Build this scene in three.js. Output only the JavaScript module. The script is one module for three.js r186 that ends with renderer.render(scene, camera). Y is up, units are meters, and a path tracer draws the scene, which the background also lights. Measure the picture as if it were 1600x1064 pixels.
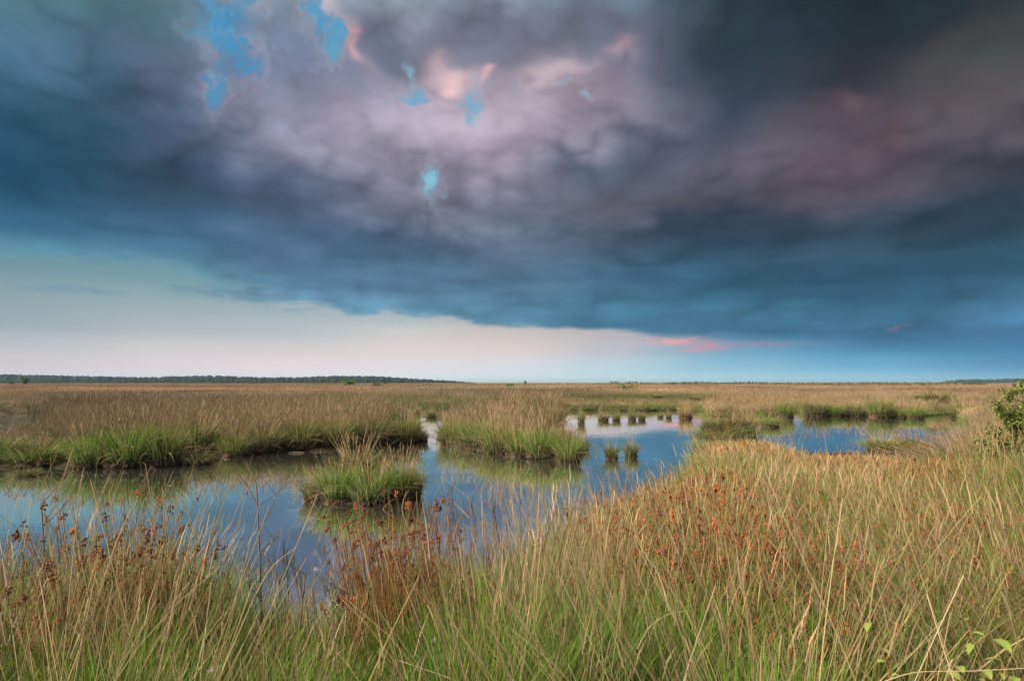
import * as THREE from 'three';
import { mergeGeometries } from 'three/addons/utils/BufferGeometryUtils.js';

// ---------------------------------------------------------------- camera, sky, sun, exposure
const EYE = 1.9, FOCAL = 960, PITCH = 3.93 * Math.PI / 180;          // metres over the water; lens in pixels of a 1600 x 1064 picture
const EXPOSURE = 5;
const scene = new THREE.Scene();
const camera = new THREE.PerspectiveCamera(2 * Math.atan(532 / FOCAL) * 180 / Math.PI, 1600 / 1064, 0.05, 9000);
camera.position.set(0, EYE, 0);
camera.rotation.x = PITCH;
camera.focus = 6; camera.userData.fStop = 11;

const renderer = new THREE.WebGLRenderer({ antialias: true });
renderer.toneMapping = THREE.LinearToneMapping;
renderer.toneMappingExposure = EXPOSURE;
renderer.shadowMap.enabled = true;

function rng(seed) { let a = seed >>> 0; return () => { a = (a + 0x6D2B79F5) | 0; let t = Math.imul(a ^ (a >>> 15), 1 | a); t = (t + Math.imul(t ^ (t >>> 7), 61 | t)) ^ t; return ((t ^ (t >>> 14)) >>> 0) / 4294967296; }; }
const clamp = (x, a = 0, b = 1) => Math.min(b, Math.max(a, x));
const smooth = (a, b, x) => { const t = clamp((x - a) / (b - a)); return t * t * (3 - 2 * t); };
const mix = (a, b, t) => a + (b - a) * t;

// value noise on a lattice, and sums of it
const PERM = (() => { const r = rng(77), p = new Float32Array(65536); for (let i = 0; i < 65536; i++) p[i] = r() * 2 - 1; return p; })();
const lat = (i, j) => PERM[((i * 73 + j * 1619 + ((i * j) & 1023) * 7) & 65535)];
function vnoise(x, y) {
  const i = Math.floor(x), j = Math.floor(y), u = x - i, v = y - j;
  const a = u * u * u * (u * (u * 6 - 15) + 10), b = v * v * v * (v * (v * 6 - 15) + 10);
  return mix(mix(lat(i, j), lat(i + 1, j), a), mix(lat(i, j + 1), lat(i + 1, j + 1), a), b);
}
function fbm(x, y, n = 4) { let s = 0, a = 0.5, f = 1; for (let k = 0; k < n; k++) { s += a * vnoise(x * f + 17.3 * k, y * f - 9.1 * k); f *= 2.03; a *= 0.5; } return s; }

// The dusk sky, by compass bearing (degrees, 0 = straight ahead) and height: a clear pale strip along the horizon under a deck of heavy cloud with blue gaps.
{
  const lin = (c) => { c /= 255; return c <= 0.04045 ? c / 12.92 : Math.pow((c + 0.055) / 1.055, 2.4); };
  const row = (s) => s.split(' ').map((h) => [1, 3, 5].map((k) => parseInt(h.slice(k - 1, k + 1), 16) / 1));
  const az0 = -40, azStep = 10;
  const stripEl = [0.3, 1.5, 3, 4.5, 6.5, 9];
  const strip = [
    'dcd7e1 e1dee6 e6e7ee e6ecf2 d9e7ed c0dfe8 aad4e4 98c8de 78afd2',
    'd0cbd0 dfd5da e9dbdf e5dfe2 dadee4 bcd5e0 8cbed7 6aaacd 5591b9',
    'b9bec3 cfcdce d4cfcf dfd5d4 dfd2d0 bcc0c8 6ea5c3 4b8cb4 417da5',
    '9bacb4 b0b9bd b6c0c2 cfcdcc cfc5c2 b9b4ba 5a82a5 37739b 326996',
    '8ca4ac 98aeb4 a2b4ba a6b5bd a6a8ad 8c96a5 467896 2d648c 28608a',
    '70929f 7599a5 7a9ba7 7f98a8 7f90a0 647d96 3c6e8c 285a82 265880'].map(row);
  const deckEl = [4.5, 6.5, 9, 12, 16, 20, 24, 28, 33];
  const deck = [
    '6496a5 6091a8 4e7e9f 5a8caa 4078a0 3572a0 2f6896 2b6492 2f6898',
    '5a8ca0 5786a0 46739a 467aa0 3c6c91 2d648a 265c80 23587d 285a80',
    '4b829b 4e86a0 416c91 41698c 3a6284 325a7a 204e6c 1e4866 1e4864',
    '235578 325f82 446488 415f80 4b6482 3a5570 233e58 2a4158 263c50',
    '20526e 324b64 526280 6e7087 6e738a 5f5f70 444655 554b5a 3e414e',
    '305c73 41556e 707388 87849b 8c8296 525c70 5c5869 584e58 585258',
    '446e87 5c6c87 87859e b2a8bc aa9bac 948a9e 374455 34363f 3e4446',
    '557d8c 4e6c7d 707d98 828296 767689 767a91 2a3a46 243038 263237',
    '5a7887 647887 788796 8794a0 7d8c9e 697d91 2d3e48 233037 263238'].map(row);
  const sample = (tab, els, az, el, out) => {
    const x = clamp((az - az0) / azStep, 0, 7.999), i = Math.floor(x);
    let j = 0; while (j < els.length - 2 && el > els[j + 1]) j++;
    const u0 = x - i, u = u0 * u0 * (3 - 2 * u0) * 0.55 + u0 * 0.45, v0 = clamp((el - els[j]) / (els[j + 1] - els[j])), v = v0 * v0 * (3 - 2 * v0) * 0.55 + v0 * 0.45;
    for (let k = 0; k < 3; k++) out[k] = mix(mix(tab[j][i][k], tab[j][i + 1][k], u), mix(tab[j + 1][i][k], tab[j + 1][i + 1][k], u), v);
    return out;
  };
  const edgeAt = (az) => { const e = [9.6, 9.0, 7.0, 5.9, 5.15, 4.6, 3.9, 3.3, 3.0], x = clamp((az - az0) / azStep, 0, 7.999), i = Math.floor(x), u = x - i; return mix(e[i], e[i + 1], u); };
  // features: bearing, height, half-width, half-height, tilt, colour, hardness, strength
  const gaps = [[-25.5, 28.8, 2.3, 1.9], [-24.8, 26.2, 1.6, 1.5], [-26.2, 23.3, .6, .9], [-27.4, 24.4, .6, .4], [-25.3, 32.5, 2.6, 2.2], [-17.4, 30.1, 1.5, 1.6], [-18.2, 33.2, 1.6, 1.8], [-16.5, 28.5, .6, .9], [-9.4, 25.2, 1.6, .5], [-9.8, 26.6, .3, .8], [-3.8, 24.5, .7, 1.7], [-8, 18.1, .8, 1.6], [4.8, 26.5, .5, .3], [6.9, 25.3, .6, .3]];
  const gapTone = ['4b91be', '4b91be', '5690b8', '5690b8', '5f95b8', '4b96c3', '4b96c3', '64a0c3', '6caace', '86aec8', '80aecb', '86bfd6', '86b2ce', '90b4cc'].map((h) => row(h)[0]);
  const touches = [
    [-15.4, 30.8, .9, 1.1, 'ccbcc8', .9], [-14.6, 28.6, .6, 1.3, 'e0aab4', 1], [-13.4, 26.4, 1.3, 1.3, 'aca2ba', .6], [-6.7, 26.7, 2.7, 1.3, 'e0b8bc', 1], [-3, 27.2, .6, 1, 'e0b0b6', 1],
    [3.7, 26.6, 3.4, 1.6, 'd2bcc4', 1], [9.9, 27.9, 1.5, .8, 'b89ca8', .9], [-6.1, 23.2, 1.8, .8, 'ccb8c4', .8], [-4.5, 22, 9.5, 2.9, 'baaec0', .75], [-16, 23, 5, 2.6, '9c96ac', .5],
    [30.5, 22.1, 2.4, .9, '705a62', .7], [27.6, 17.9, 1.4, .7, '6a525e', .6], [33.2, 19.3, 1.2, .7, '6a5058', .6], [36, 24, 3.6, 1.6, '524e50', .6], [24, 19.5, 5, 1, '5c5866', .4],
    [7.9, 19.3, 3.9, 1.6, '4e5c70', .8], [14, 22, 3.4, 2.1, '424e62', .6], [-.6, 30.4, 9.6, 2.2, '6c6e82', .95], [-11.4, 28.6, 2.6, 2, '626c82', .85], [-21.9, 14.7, 4.7, 1.1, '3c4e68', .4],
    [-14.2, 12.8, 5.1, 1, '385472', .6], [-38.7, 17.7, 3.2, 1.4, '245068', .5], [-30, 17, 6, 1.1, '2e465e', .5], [15, 13.4, 7, 1.1, '263850', .55], [-3, 14.6, 3, .9, '6c7890', .5], [-24, 12.6, 4, .7, '4a6886', .5],
    [13, 9.5, 6, .6, '1e4664', .5], [-9, 10.4, 4, .6, '44708e', .5], [3, 9, 4, .6, '4a6e8a', .4], [21, 11.2, 7, .8, '2c4e6a', .5], [33, 12.2, 7, .7, '1e364a', .5], [-33, 31, 3, 2, '7b94a2', .5], [-31, 29, 2.6, 1, '587a8c', .5], [-20.5, 26, 1.6, 3.4, '74809c', .6]].map((t) => [...t.slice(0, 4), row(t[4])[0], t[5]]);
  const low = [[14.9, 3.75, 2.8, .34, 'eca8b0', .95], [17.7, 3.15, 2, .5, 'e296a4', .95], [22.1, 3.3, 3.6, .34, 'a886a4', .75], [27, 3.1, 3, .25, '6c84a8', .5], [32.4, 4.3, .35, .2, '9a6e8c', .8], [-35.5, 7, 3.8, .3, '6a93a8', .7], [-28.9, 7.7, .9, .28, '5a8aa4', .8], [-24.3, 7.6, 3.6, .55, '5f84a2', .85], [13, 2.9, 3, .22, 'a0b8c8', .5]].map((t) => [...t.slice(0, 4), row(t[4])[0], t[5]]);
  const W = 3072, Hh = 1536, data = new Float32Array(W * Hh * 4), c = [0, 0, 0], d = [0, 0, 0];
  for (let j = 0; j < Hh; j++) {
    const el = ((j + 0.5) / Hh - 0.5) * 180;
    for (let i = 0; i < W; i++) {
      const o = (j * W + i) * 4;
      data[o + 3] = 1;
      const u = ((i + 0.5) / W - 0.5) * 2 * Math.PI;                  // atan2(z, x)
      const e0 = Math.max(el, 0.02);
      let az = Math.atan2(Math.cos(u), -Math.sin(u)) * 180 / Math.PI;  // 0 ahead (-z), + to the right
      if (el < -1) { data[o] = 0.05; data[o + 1] = 0.05; data[o + 2] = 0.05; continue; }
      // beyond the view the same weather goes on: bearings fold back over the seen range
      let a = az; if (a > 42) a = 42 - (a - 42) * 0.55; else if (a < -42) a = -42 + (-42 - a) * 0.55;
      a = mix(a, 0, smooth(120, 180, Math.abs(az)));
      // billows: rounded and about five degrees wide high up, drawn out level lower down
      const k = smooth(6, 20, e0), lx = az * 0.12, ly = e0 * 0.19 + 3.2 * (1 - Math.exp(-e0 / 9));
      const n1 = fbm(lx + 3, ly, 3), n2 = fbm(lx + 40, ly + 11, 3), n3 = fbm(lx * 3.1 + 9 + ly, ly * 3.1 + 2 - lx, 4);
      const rx = lx * 0.8 - ly * 0.6, ry = lx * 0.6 + ly * 0.8;
      const puff = 0.9 * Math.abs(vnoise(rx * 1.3 + 60, ry * 1.3 + 8)) + 0.55 * Math.abs(vnoise(lx * 2.7 + 20, ly * 2.7)) + 0.22 * Math.abs(vnoise(rx * 5.6, ry * 5.6 + 5)) + 0.09 * Math.abs(vnoise(lx * 12 + 3, ly * 12 + 5)) - 0.56;
      const sx = fbm(az * 0.07 + 5, e0 * 0.9, 4);                     // long level streaks near the horizon
      const aw = a + n1 * mix(1.5, 3.6, k) + n3 * mix(0.3, 0.8, k), ew = e0 + n2 * mix(0.5, 2.0, k) + n3 * mix(0.15, 0.8, k) + puff * mix(0.3, 1.3, k) + sx * 0.25 * (1 - k);
      sample(deck, deckEl, aw, clamp(ew, 4.5, 33), d);
      for (const f of touches) {
        const q = Math.hypot((aw - f[0]) / f[2], (ew - f[1]) / f[3]);
        if (q < 2) { const s = f[5] * Math.exp(-q * q * 1.0); for (let m = 0; m < 3; m++) d[m] = mix(d[m], f[4][m], s); }
      }
      const tone = (1 + 0.05 * n3 + 0.17 * puff + 0.1 * n1 + 0.1 * sx * (1 - k)) * (0.985 + 0.155 * smooth(17, 9, e0));
      const grey = mix(0.26, 0.05, k), dull = (d[0] + d[1] + d[2]) / 3 * grey;
      for (let m = 0; m < 3; m++) d[m] = (d[m] * (1 - grey) + dull) * tone * (1 + [0.01, 0.018, -0.02][m] * (1 - k));
      const an = a + n3 * 0.9 + n1 * 0.6, en = e0 + n3 * 0.5 + fbm(az * 0.6 + 70, e0 * 0.6, 3) * 0.8 + n2 * 0.4, torn = 0.75 * fbm(az * 0.8 + 4, e0 * 0.8, 3) + 0.5 * fbm(az * 2.6 + 14, e0 * 2.6, 4), veil = fbm(az * 0.9 + 9, e0 * 1.1 + 3, 4);
      for (let g = 0; g < gaps.length; g++) {
        const f = gaps[g], q = Math.hypot((an - f[0]) / f[2], (en - f[1]) / f[3]) * 0.9 + torn;
        if (q < 1.9) { const halo = Math.exp(-((q - 1.15) ** 2) * 9) * 0.16, s = (1 - smooth(0.15, 1.35, q)) * clamp(0.9 + 0.8 * veil, 0.4, 1); for (let m = 0; m < 3; m++) d[m] = mix(mix(d[m], [205, 190, 202][m], halo), gapTone[g][m], s); }
      }
      sample(strip, stripEl, a + n1, clamp(e0 + sx * 0.12, 0.3, 9), c);
      const ln = fbm(az * 0.6, e0 * 6 + 4, 4);
      for (const f of low) {
        const q = Math.hypot((a + ln * 1.2 - f[0]) / f[2], (e0 + ln * 0.3 - f[1]) / f[3]);
        if (q < 2) { const s = f[5] * Math.exp(-q * q * 1.2) * clamp(0.8 + 1.1 * fbm(az * 1.4, e0 * 9, 4), 0.3, 1); for (let m = 0; m < 3; m++) { c[m] = mix(c[m], f[4][m], s); if (f[0] > 0) d[m] = mix(d[m], f[4][m], s); } }
      }
      const edge = edgeAt(a) + sx * 0.35 + n2 * 0.6 + ln * 0.2 + fbm(az * 0.35, e0 * 1.3 + 6, 5) * mix(1.5, 0.3, smooth(-30, 5, a)), s = smooth(edge - mix(mix(0.9, 0.3, smooth(-32, -12, a)), 1.2, smooth(12, 34, a)), edge + mix(mix(1.2, 0.45, smooth(-32, -12, a)), 1.6, smooth(12, 34, a)), e0);
      for (let m = 0; m < 3; m++) data[o + m] = lin(clamp(mix(c[m], d[m], s), 0, 255)) / EXPOSURE;
      if (e0 > 34) { const z = smooth(34, 60, e0), grey = [.16, .175, .205]; for (let m = 0; m < 3; m++) data[o + m] = mix(data[o + m], grey[m] * (1 + 0.5 * n1) / EXPOSURE, z); }
    }
  }
  const tex = new THREE.DataTexture(data, W, Hh, THREE.RGBAFormat, THREE.FloatType);
  tex.mapping = THREE.EquirectangularReflectionMapping; tex.magFilter = THREE.LinearFilter; tex.minFilter = THREE.LinearFilter; tex.wrapS = THREE.RepeatWrapping; tex.needsUpdate = true;
  scene.background = tex; scene.fog = new THREE.FogExp2(new THREE.Color(0.5, 0.74, 0.95), 0.00011); scene.environment = tex;
}
const sun = new THREE.DirectionalLight(new THREE.Color(1, 0.87, 0.64), 1.5);   // the last low light behind the photographer, through thin cloud
sun.position.set(-72, 60, 18); sun.target.position.set(0, 0, -8); sun.castShadow = true; sun.shadow.radius = 36;
sun.shadow.mapSize.set(4096, 4096); Object.assign(sun.shadow.camera, { left: -40, right: 40, top: 40, bottom: -40, near: 1, far: 220 });
scene.add(sun, sun.target);
// ---------------------------------------------------------------- helpers for naming and placing
const used = new Map();
function numbered(name) { const n = used.get(name) || 0; used.set(name, n + 1); return n ? `${name}_${String(n).padStart(3, '0')}` : name; }
function tag(o, label, category, group, kind) { if (label) o.userData.label = label; if (category) o.userData.category = category; if (group) o.userData.group = group; if (kind) o.userData.kind = kind; return o; }
function add(o, name) { o.name = numbered(name); scene.add(o); return o; }
function part(parent, name, geometry, material, kind) { const m = new THREE.Mesh(geometry, material); m.name = name; m.castShadow = m.receiveShadow = true; if (kind) m.userData.kind = kind; parent.add(m); return m; }
// the place on the level at height y that a picture point (1600 x 1064) looks at; survey() gives [x, z]
const sinP = Math.sin(PITCH), cosP = Math.cos(PITCH);
function survey(px, py, y = 0) {
  const cx = px - 800, cy = 532 - py, dy = cy * cosP + FOCAL * sinP, dz = -FOCAL * cosP + cy * sinP, t = (y - EYE) / dy;
  return [cx * t, dz * t];
}
const bearingX = (px, d) => (px - 800) / FOCAL * d;                   // x of a point d metres ahead
const pairs = (s) => s.split(' ').map((p) => p.split(',').map(Number));

// ---------------------------------------------------------------- the shape of the ponds (outlines on the water level)
const outline = (s) => pairs(s).map(([x, y]) => survey(x, y));
const PONDS = [
  outline('-220,738 60,731 110,732 245,730 268,713 335,715 350,712 460,707 545,704 620,697 666,691 667,680 655,664 628,656 596,650 566,644 612,636 640,641 665,648 700,647 716,650 698,661 688,675 682,690 720,700 800,710 845,719 880,721 912,717 914,700 905,686 880,677 840,673 826,662 832,646 860,642 890,641 940,641 1000,642 1060,641 1105,643 1112,652 1100,665 1098,680 1104,700 1108,730 1104,760 1075,800 1000,845 900,890 850,930 740,965 640,990 500,1000 300,975 200,990 -220,1010'),
  outline('1100,704 1086,690 1086,652 1150,650 1180,653 1215,651 1240,641 1246,632 1255,640 1262,648 1290,650 1345,650 1354,640 1361,641 1365,650 1390,652 1430,651 1480,647 1500,646 1515,656 1518,672 1500,695 1480,714 1400,718 1300,714 1220,712 1150,708'),
  outline('-220,672 0,665 40,655 78,642 70,636 30,644 0,649 -220,646'),
];
const ISLETS = [outline('466,777 480,766 520,759 590,758 640,762 656,772 646,785 600,790 530,790 484,786'), outline('1102,684 1106,677 1128,673 1160,674 1170,679 1156,684 1128,687'), outline('1384,703 1380,694 1400,688 1440,690 1456,698 1448,706 1415,709')];
function signed(poly, x, z) {                                          // distance to the outline, positive inside
  let best = 1e9, inside = false;
  for (let i = 0, j = poly.length - 1; i < poly.length; j = i++) {
    const [ax, az] = poly[j], [bx, bz] = poly[i], ex = bx - ax, ez = bz - az, t = clamp(((x - ax) * ex + (z - az) * ez) / (ex * ex + ez * ez));
    best = Math.min(best, Math.hypot(x - ax - ex * t, z - az - ez * t));
    if ((az > z) !== (bz > z) && x < (bx - ax) * (z - az) / (bz - az) + ax) inside = !inside;
  }
  return inside ? best : -best;
}
function wet(x, z) {                                                   // metres into the water, negative on land
  if (z > -2 || z < -80 || Math.abs(x) > 70) return -5;
  let w = Math.max(...PONDS.map((p) => signed(p, x, z)));
  if (w > -0.5) for (const p of ISLETS) w = Math.min(w, -signed(p, x, z));
  return w + 0.12 * vnoise(x * 1.7, z * 1.7) + 0.05 * vnoise(x * 6, z * 6);
}
function heightAt(x, z, w = wet(x, z)) {
  const d = Math.hypot(x, z), r = 0.045 * fbm(x * 1.3, z * 1.3, 3) + 0.1 * vnoise(x * 0.11, z * 0.11);
  if (w > 0) return -Math.min(0.55, 0.55 * w) - 0.01;
  const near = smooth(0, 0.9, -w), rise = 0.3 * smooth(3.2, 6.5, x) * smooth(16, 9, d);
  return near * (0.17 + r + rise) + Math.min(0.05, -w * 0.4) + (d > 120 ? 0.5 * smooth(120, 600, d) * vnoise(x * 0.011, z * 0.011) : 0);
}

// ---------------------------------------------------------------- ground and water
{
  const NA = 580, NR = 420, P = [], C = [], I = [];
  for (let j = 0; j <= NR; j++) {
    const t = j / NR, r = t < 0.72 ? 0.6 * Math.pow(70 / 0.6, t / 0.72) : 70 * Math.pow(6000 / 70, (t - 0.72) / 0.28);
    for (let i = 0; i <= NA; i++) {
      const az = (i / NA - 0.5) * Math.PI, x = Math.sin(az) * r, z = -Math.cos(az) * r, w = wet(x, z), y = heightAt(x, z, w);
      P.push(x, y, z);
      const f = smooth(25, 90, r), n = fbm(x * 0.03, z * 0.03, 3), m = 0.5 + 0.5 * fbm(x * 2.3, z * 2.3, 3);
      const peat = [0.018 + 0.03 * m, 0.012 + 0.02 * m, 0.007 + 0.01 * m], g = smooth(0.05, 0.4, n);
      const far = [mix(0.34, 0.17, g), mix(0.23, 0.17, g), mix(0.14, 0.055, g)];
      for (let k = 0; k < 3; k++) C.push(mix(peat[k], far[k], f));
      if (i && j) { const a = j * (NA + 1) + i, b = a - NA - 1; I.push(b - 1, a, a - 1, b - 1, b, a); }
    }
  }
  const g = new THREE.BufferGeometry();
  g.setAttribute('position', new THREE.Float32BufferAttribute(P, 3)); g.setAttribute('color', new THREE.Float32BufferAttribute(C, 3)); g.setIndex(I); g.computeVertexNormals();
  const ground = new THREE.Mesh(g, new THREE.MeshStandardMaterial({ vertexColors: true, roughness: 1 }));
  ground.receiveShadow = true; tag(add(ground, 'ground'), null, null, null, 'structure');
  // behind the camera the same bank goes on
  const rear = new THREE.Mesh(new THREE.PlaneGeometry(800, 400, 40, 20).rotateX(-Math.PI / 2).translate(0, 0.16, 199.8), new THREE.MeshStandardMaterial({ color: new THREE.Color(0.16, 0.12, 0.06), roughness: 1 }));
  rear.receiveShadow = true; tag(add(rear, 'bank'), null, null, null, 'structure');

  const N = 512, bump = new Float32Array(N * N * 4), per = (x, y, f) => { const a = x * f, b = y * f; const m = (i) => ((i % f) + f) % f; const i = Math.floor(a), j = Math.floor(b), u = a - i, v = b - j, s = (t) => t * t * (3 - 2 * t); return mix(mix(lat(m(i), m(j) + f * 3), lat(m(i + 1), m(j) + f * 3), s(u)), mix(lat(m(i), m(j + 1) + f * 3), lat(m(i + 1), m(j + 1) + f * 3), s(u)), s(v)); };
  for (let j = 0; j < N; j++) for (let i = 0; i < N; i++) { const x = i / N, y = j / N, h = 0.5 + 0.25 * per(x, y, 8) + 0.14 * per(x, y, 19) + 0.08 * per(x, y, 43) + 0.03 * per(x, y, 97); const o = (j * N + i) * 4; bump[o] = bump[o + 1] = bump[o + 2] = h; bump[o + 3] = 1; }
  const bt = new THREE.DataTexture(bump, N, N, THREE.RGBAFormat, THREE.FloatType); bt.wrapS = bt.wrapT = THREE.RepeatWrapping; bt.magFilter = THREE.LinearFilter; bt.repeat.set(14, 12); bt.needsUpdate = true;
  const water = new THREE.Mesh(new THREE.PlaneGeometry(110, 80).rotateX(-Math.PI / 2).translate(0, 0, -42.5), new THREE.MeshPhysicalMaterial({ color: new THREE.Color(0.97, 1.0, 1.0), roughness: 0.02, metalness: 0.98, ior: 1.33, bumpMap: bt, bumpScale: 0.0016 }));
  water.receiveShadow = true; tag(add(water, 'water'), null, null, null, 'structure');
}
// ---------------------------------------------------------------- building blades, stalks and leaves
const leafMat = new THREE.MeshPhysicalMaterial({ vertexColors: true, roughness: 0.92, transmission: 0.24, thickness: 0, side: THREE.DoubleSide });
const strawMat = new THREE.MeshStandardMaterial({ vertexColors: true, roughness: 0.85, side: THREE.DoubleSide });
const barkMat = new THREE.MeshStandardMaterial({ vertexColors: true, roughness: 0.95 });
class Plant {
  constructor() { this.p = []; this.n = []; this.c = []; this.i = []; }
  // a flat tapering blade that starts tilted and bends further over along its length
  blade(x, y, z, az, tilt, len, bend, w, c0, c1, segs = 4, twist = 0, fold = 1.6) {
    const ca = Math.cos(az), sa = Math.sin(az), ct = Math.cos(twist), st = Math.sin(twist), ds = len / segs;
    for (let k = 0; k <= segs; k++) {
      const t = k / segs, th = tilt + bend * Math.pow(t, fold), s = Math.sin(th), c = Math.cos(th);
      if (k) { const m = tilt + bend * Math.pow((k - 0.5) / segs, fold), sm = Math.sin(m) * ds; x += sm * ca; z += sm * sa; y += Math.cos(m) * ds; }
      const ux = -sa * ct + -c * ca * st, uy = s * st, uz = ca * ct + -c * sa * st;        // across the blade
      const nx = -sa * -st + -c * ca * ct, ny = s * ct, nz = ca * -st + -c * sa * ct;      // its face
      const h = 0.5 * w * (t < 0.3 ? 0.75 + 0.83 * t : 1 - Math.pow((t - 0.3) / 0.7, 1.5));
      const r = mix(c0[0], c1[0], t), g = mix(c0[1], c1[1], t), b = mix(c0[2], c1[2], t), q = this.p.length / 3;
      if (k < segs) { this.p.push(x - ux * h, y - uy * h, z - uz * h, x + ux * h, y + uy * h, z + uz * h); this.n.push(nx - ux * .5, ny - uy * .5, nz - uz * .5, nx + ux * .5, ny + uy * .5, nz + uz * .5); this.c.push(r, g, b, r, g, b); }
      else { this.p.push(x, y, z); this.n.push(nx, ny, nz); this.c.push(r, g, b); }
      if (k && k < segs) this.i.push(q - 2, q - 1, q, q - 1, q + 1, q); else if (k) this.i.push(q - 2, q - 1, q);
    }
    return [x, y, z];
  }
  // a round tapering stem along points, each [x, y, z, radius]
  tube(pts, c0, c1, sides = 3) {
    const q0 = this.p.length / 3;
    for (let k = 0; k < pts.length; k++) {
      const a = pts[Math.max(0, k - 1)], b = pts[Math.min(pts.length - 1, k + 1)], [x, y, z, r] = pts[k];
      let tx = b[0] - a[0], ty = b[1] - a[1], tz = b[2] - a[2]; const l = Math.hypot(tx, ty, tz) || 1; tx /= l; ty /= l; tz /= l;
      let ux = ty, uy = -tx, uz = 0; if (Math.abs(tz) < 0.9) { const m = Math.hypot(ux, uy) || 1; ux /= m; uy /= m; } else { ux = 1; uy = 0; }
      const vx = ty * uz - tz * uy, vy = tz * ux - tx * uz, vz = tx * uy - ty * ux, t = k / (pts.length - 1);
      for (let s = 0; s < sides; s++) { const f = s / sides * 2 * Math.PI, ca = Math.cos(f), sa = Math.sin(f), nx = ux * ca + vx * sa, ny = uy * ca + vy * sa, nz = uz * ca + vz * sa; this.p.push(x + nx * r, y + ny * r, z + nz * r); this.n.push(nx, ny, nz); this.c.push(mix(c0[0], c1[0], t), mix(c0[1], c1[1], t), mix(c0[2], c1[2], t)); }
      if (k) for (let s = 0; s < sides; s++) { const a0 = q0 + (k - 1) * sides + s, a1 = q0 + (k - 1) * sides + (s + 1) % sides, b0 = a0 + sides, b1 = a1 + sides; this.i.push(a0, a1, b0, a1, b1, b0); }
    }
  }
  stalk(x, y, z, az, tilt, len, bend, r, c0, c1, segs = 4, sides = 3) {
    const pts = [[x, y, z, r]], ca = Math.cos(az), sa = Math.sin(az), ds = len / segs;
    for (let k = 1; k <= segs; k++) { const th = tilt + bend * Math.pow((k - 0.5) / segs, 1.5), s = Math.sin(th) * ds; x += s * ca; z += s * sa; y += Math.cos(th) * ds; pts.push([x, y, z, r * mix(1, 0.45, k / segs)]); }
    this.tube(pts, c0, c1, sides);
    return pts;
  }
  // a small hard eight-sided grain
  grain(x, y, z, r, ry, c, R) {
    const q = this.p.length / 3, a = R() * 3, l = (R() - .5) * r * 1.6, m = (R() - .5) * r * 1.6, P = [[l, ry, m], [-l, -ry, -m]];
    for (let k = 0; k < 4; k++) P.push([Math.cos(a + k * 1.5708) * r * (0.75 + 0.5 * R()), (R() - .5) * r * .6, Math.sin(a + k * 1.5708) * r * (0.75 + 0.5 * R())]);
    for (const [i, j, k] of P) { const L = Math.hypot(i, j, k) || 1; this.p.push(x + i, y + j, z + k); this.n.push(i / L, j / L, k / L); const v = 0.7 + 0.6 * R(); this.c.push(c[0] * v, c[1] * v, c[2] * v); }
    for (let k = 0; k < 4; k++) { const b = q + 2 + k, d = q + 2 + (k + 1) % 4; this.i.push(q, d, b, q + 1, b, d); }
  }
  // a leaf: folded along the midrib, pointed, its plane turned by yaw / pitch
  leaf(x, y, z, yaw, pitch, len, w, c0, c1, curl = 0.3) {
    const q = this.p.length / 3, cy = Math.cos(yaw), sy = Math.sin(yaw), rows = [0, .22, .5, .78, 1], ws = [.05, .72, 1, .62, .02];
    let px = 0, py = 0;
    for (let k = 0; k < 5; k++) {
      const t = rows[k], th = pitch - curl * t; if (k) { const d = (t - rows[k - 1]) * len; px += Math.cos(th) * d; py += Math.sin(th) * d; }
      for (const s of [-1, 0, 1]) { const h = s * ws[k] * w * 0.5, up = s ? 0.18 * w * ws[k] : 0; this.p.push(x + cy * px - sy * h, y + py + up, z + sy * px + cy * h); this.n.push(-cy * Math.sin(th) - sy * -s * .35, Math.cos(th), -sy * Math.sin(th) + cy * -s * .35); const m = s ? 1 : 1.18; this.c.push(mix(c0[0], c1[0], t) * m, mix(c0[1], c1[1], t) * m, mix(c0[2], c1[2], t) * m); }
      if (k) for (const s of [0, 1]) { const a = q + (k - 1) * 3 + s, b = a + 3; this.i.push(a, a + 1, b, a + 1, b + 1, b); }
    }
  }
  get empty() { return !this.i.length; }
  build() {
    const g = new THREE.BufferGeometry();
    g.setAttribute('position', new THREE.BufferAttribute(new Float32Array(this.p), 3)); g.setAttribute('normal', new THREE.BufferAttribute(new Float32Array(this.n), 3)); g.setAttribute('color', new THREE.BufferAttribute(new Float32Array(this.c), 3));
    g.setIndex(new THREE.BufferAttribute(new Uint32Array(this.i), 1)); return g;
  }
}
const vary = (c, R, a = 0.25, h = 0.1) => { const v = 1 + (R() - .5) * 2 * a; return [c[0] * v * (1 + (R() - .5) * 2 * h), c[1] * v, c[2] * v * (1 + (R() - .5) * 2 * h)]; };
// colours of the living and the dry plants (linear)
const K = { green: [.08, .165, .014], greenTip: [.19, .26, .03], deep: [.045, .085, .016], straw: [.52, .38, .185], strawPale: [.70, .55, .33], strawPink: [.44, .29, .185], brown: [.12, .065, .03], rust: [.33, .13, .045], seed: [.20, .06, .03], purple: [.12, .055, .06], olive: [.12, .13, .035], lime: [.21, .30, .05], peat: [.05, .03, .016], twig: [.17, .13, .11] };

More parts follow.
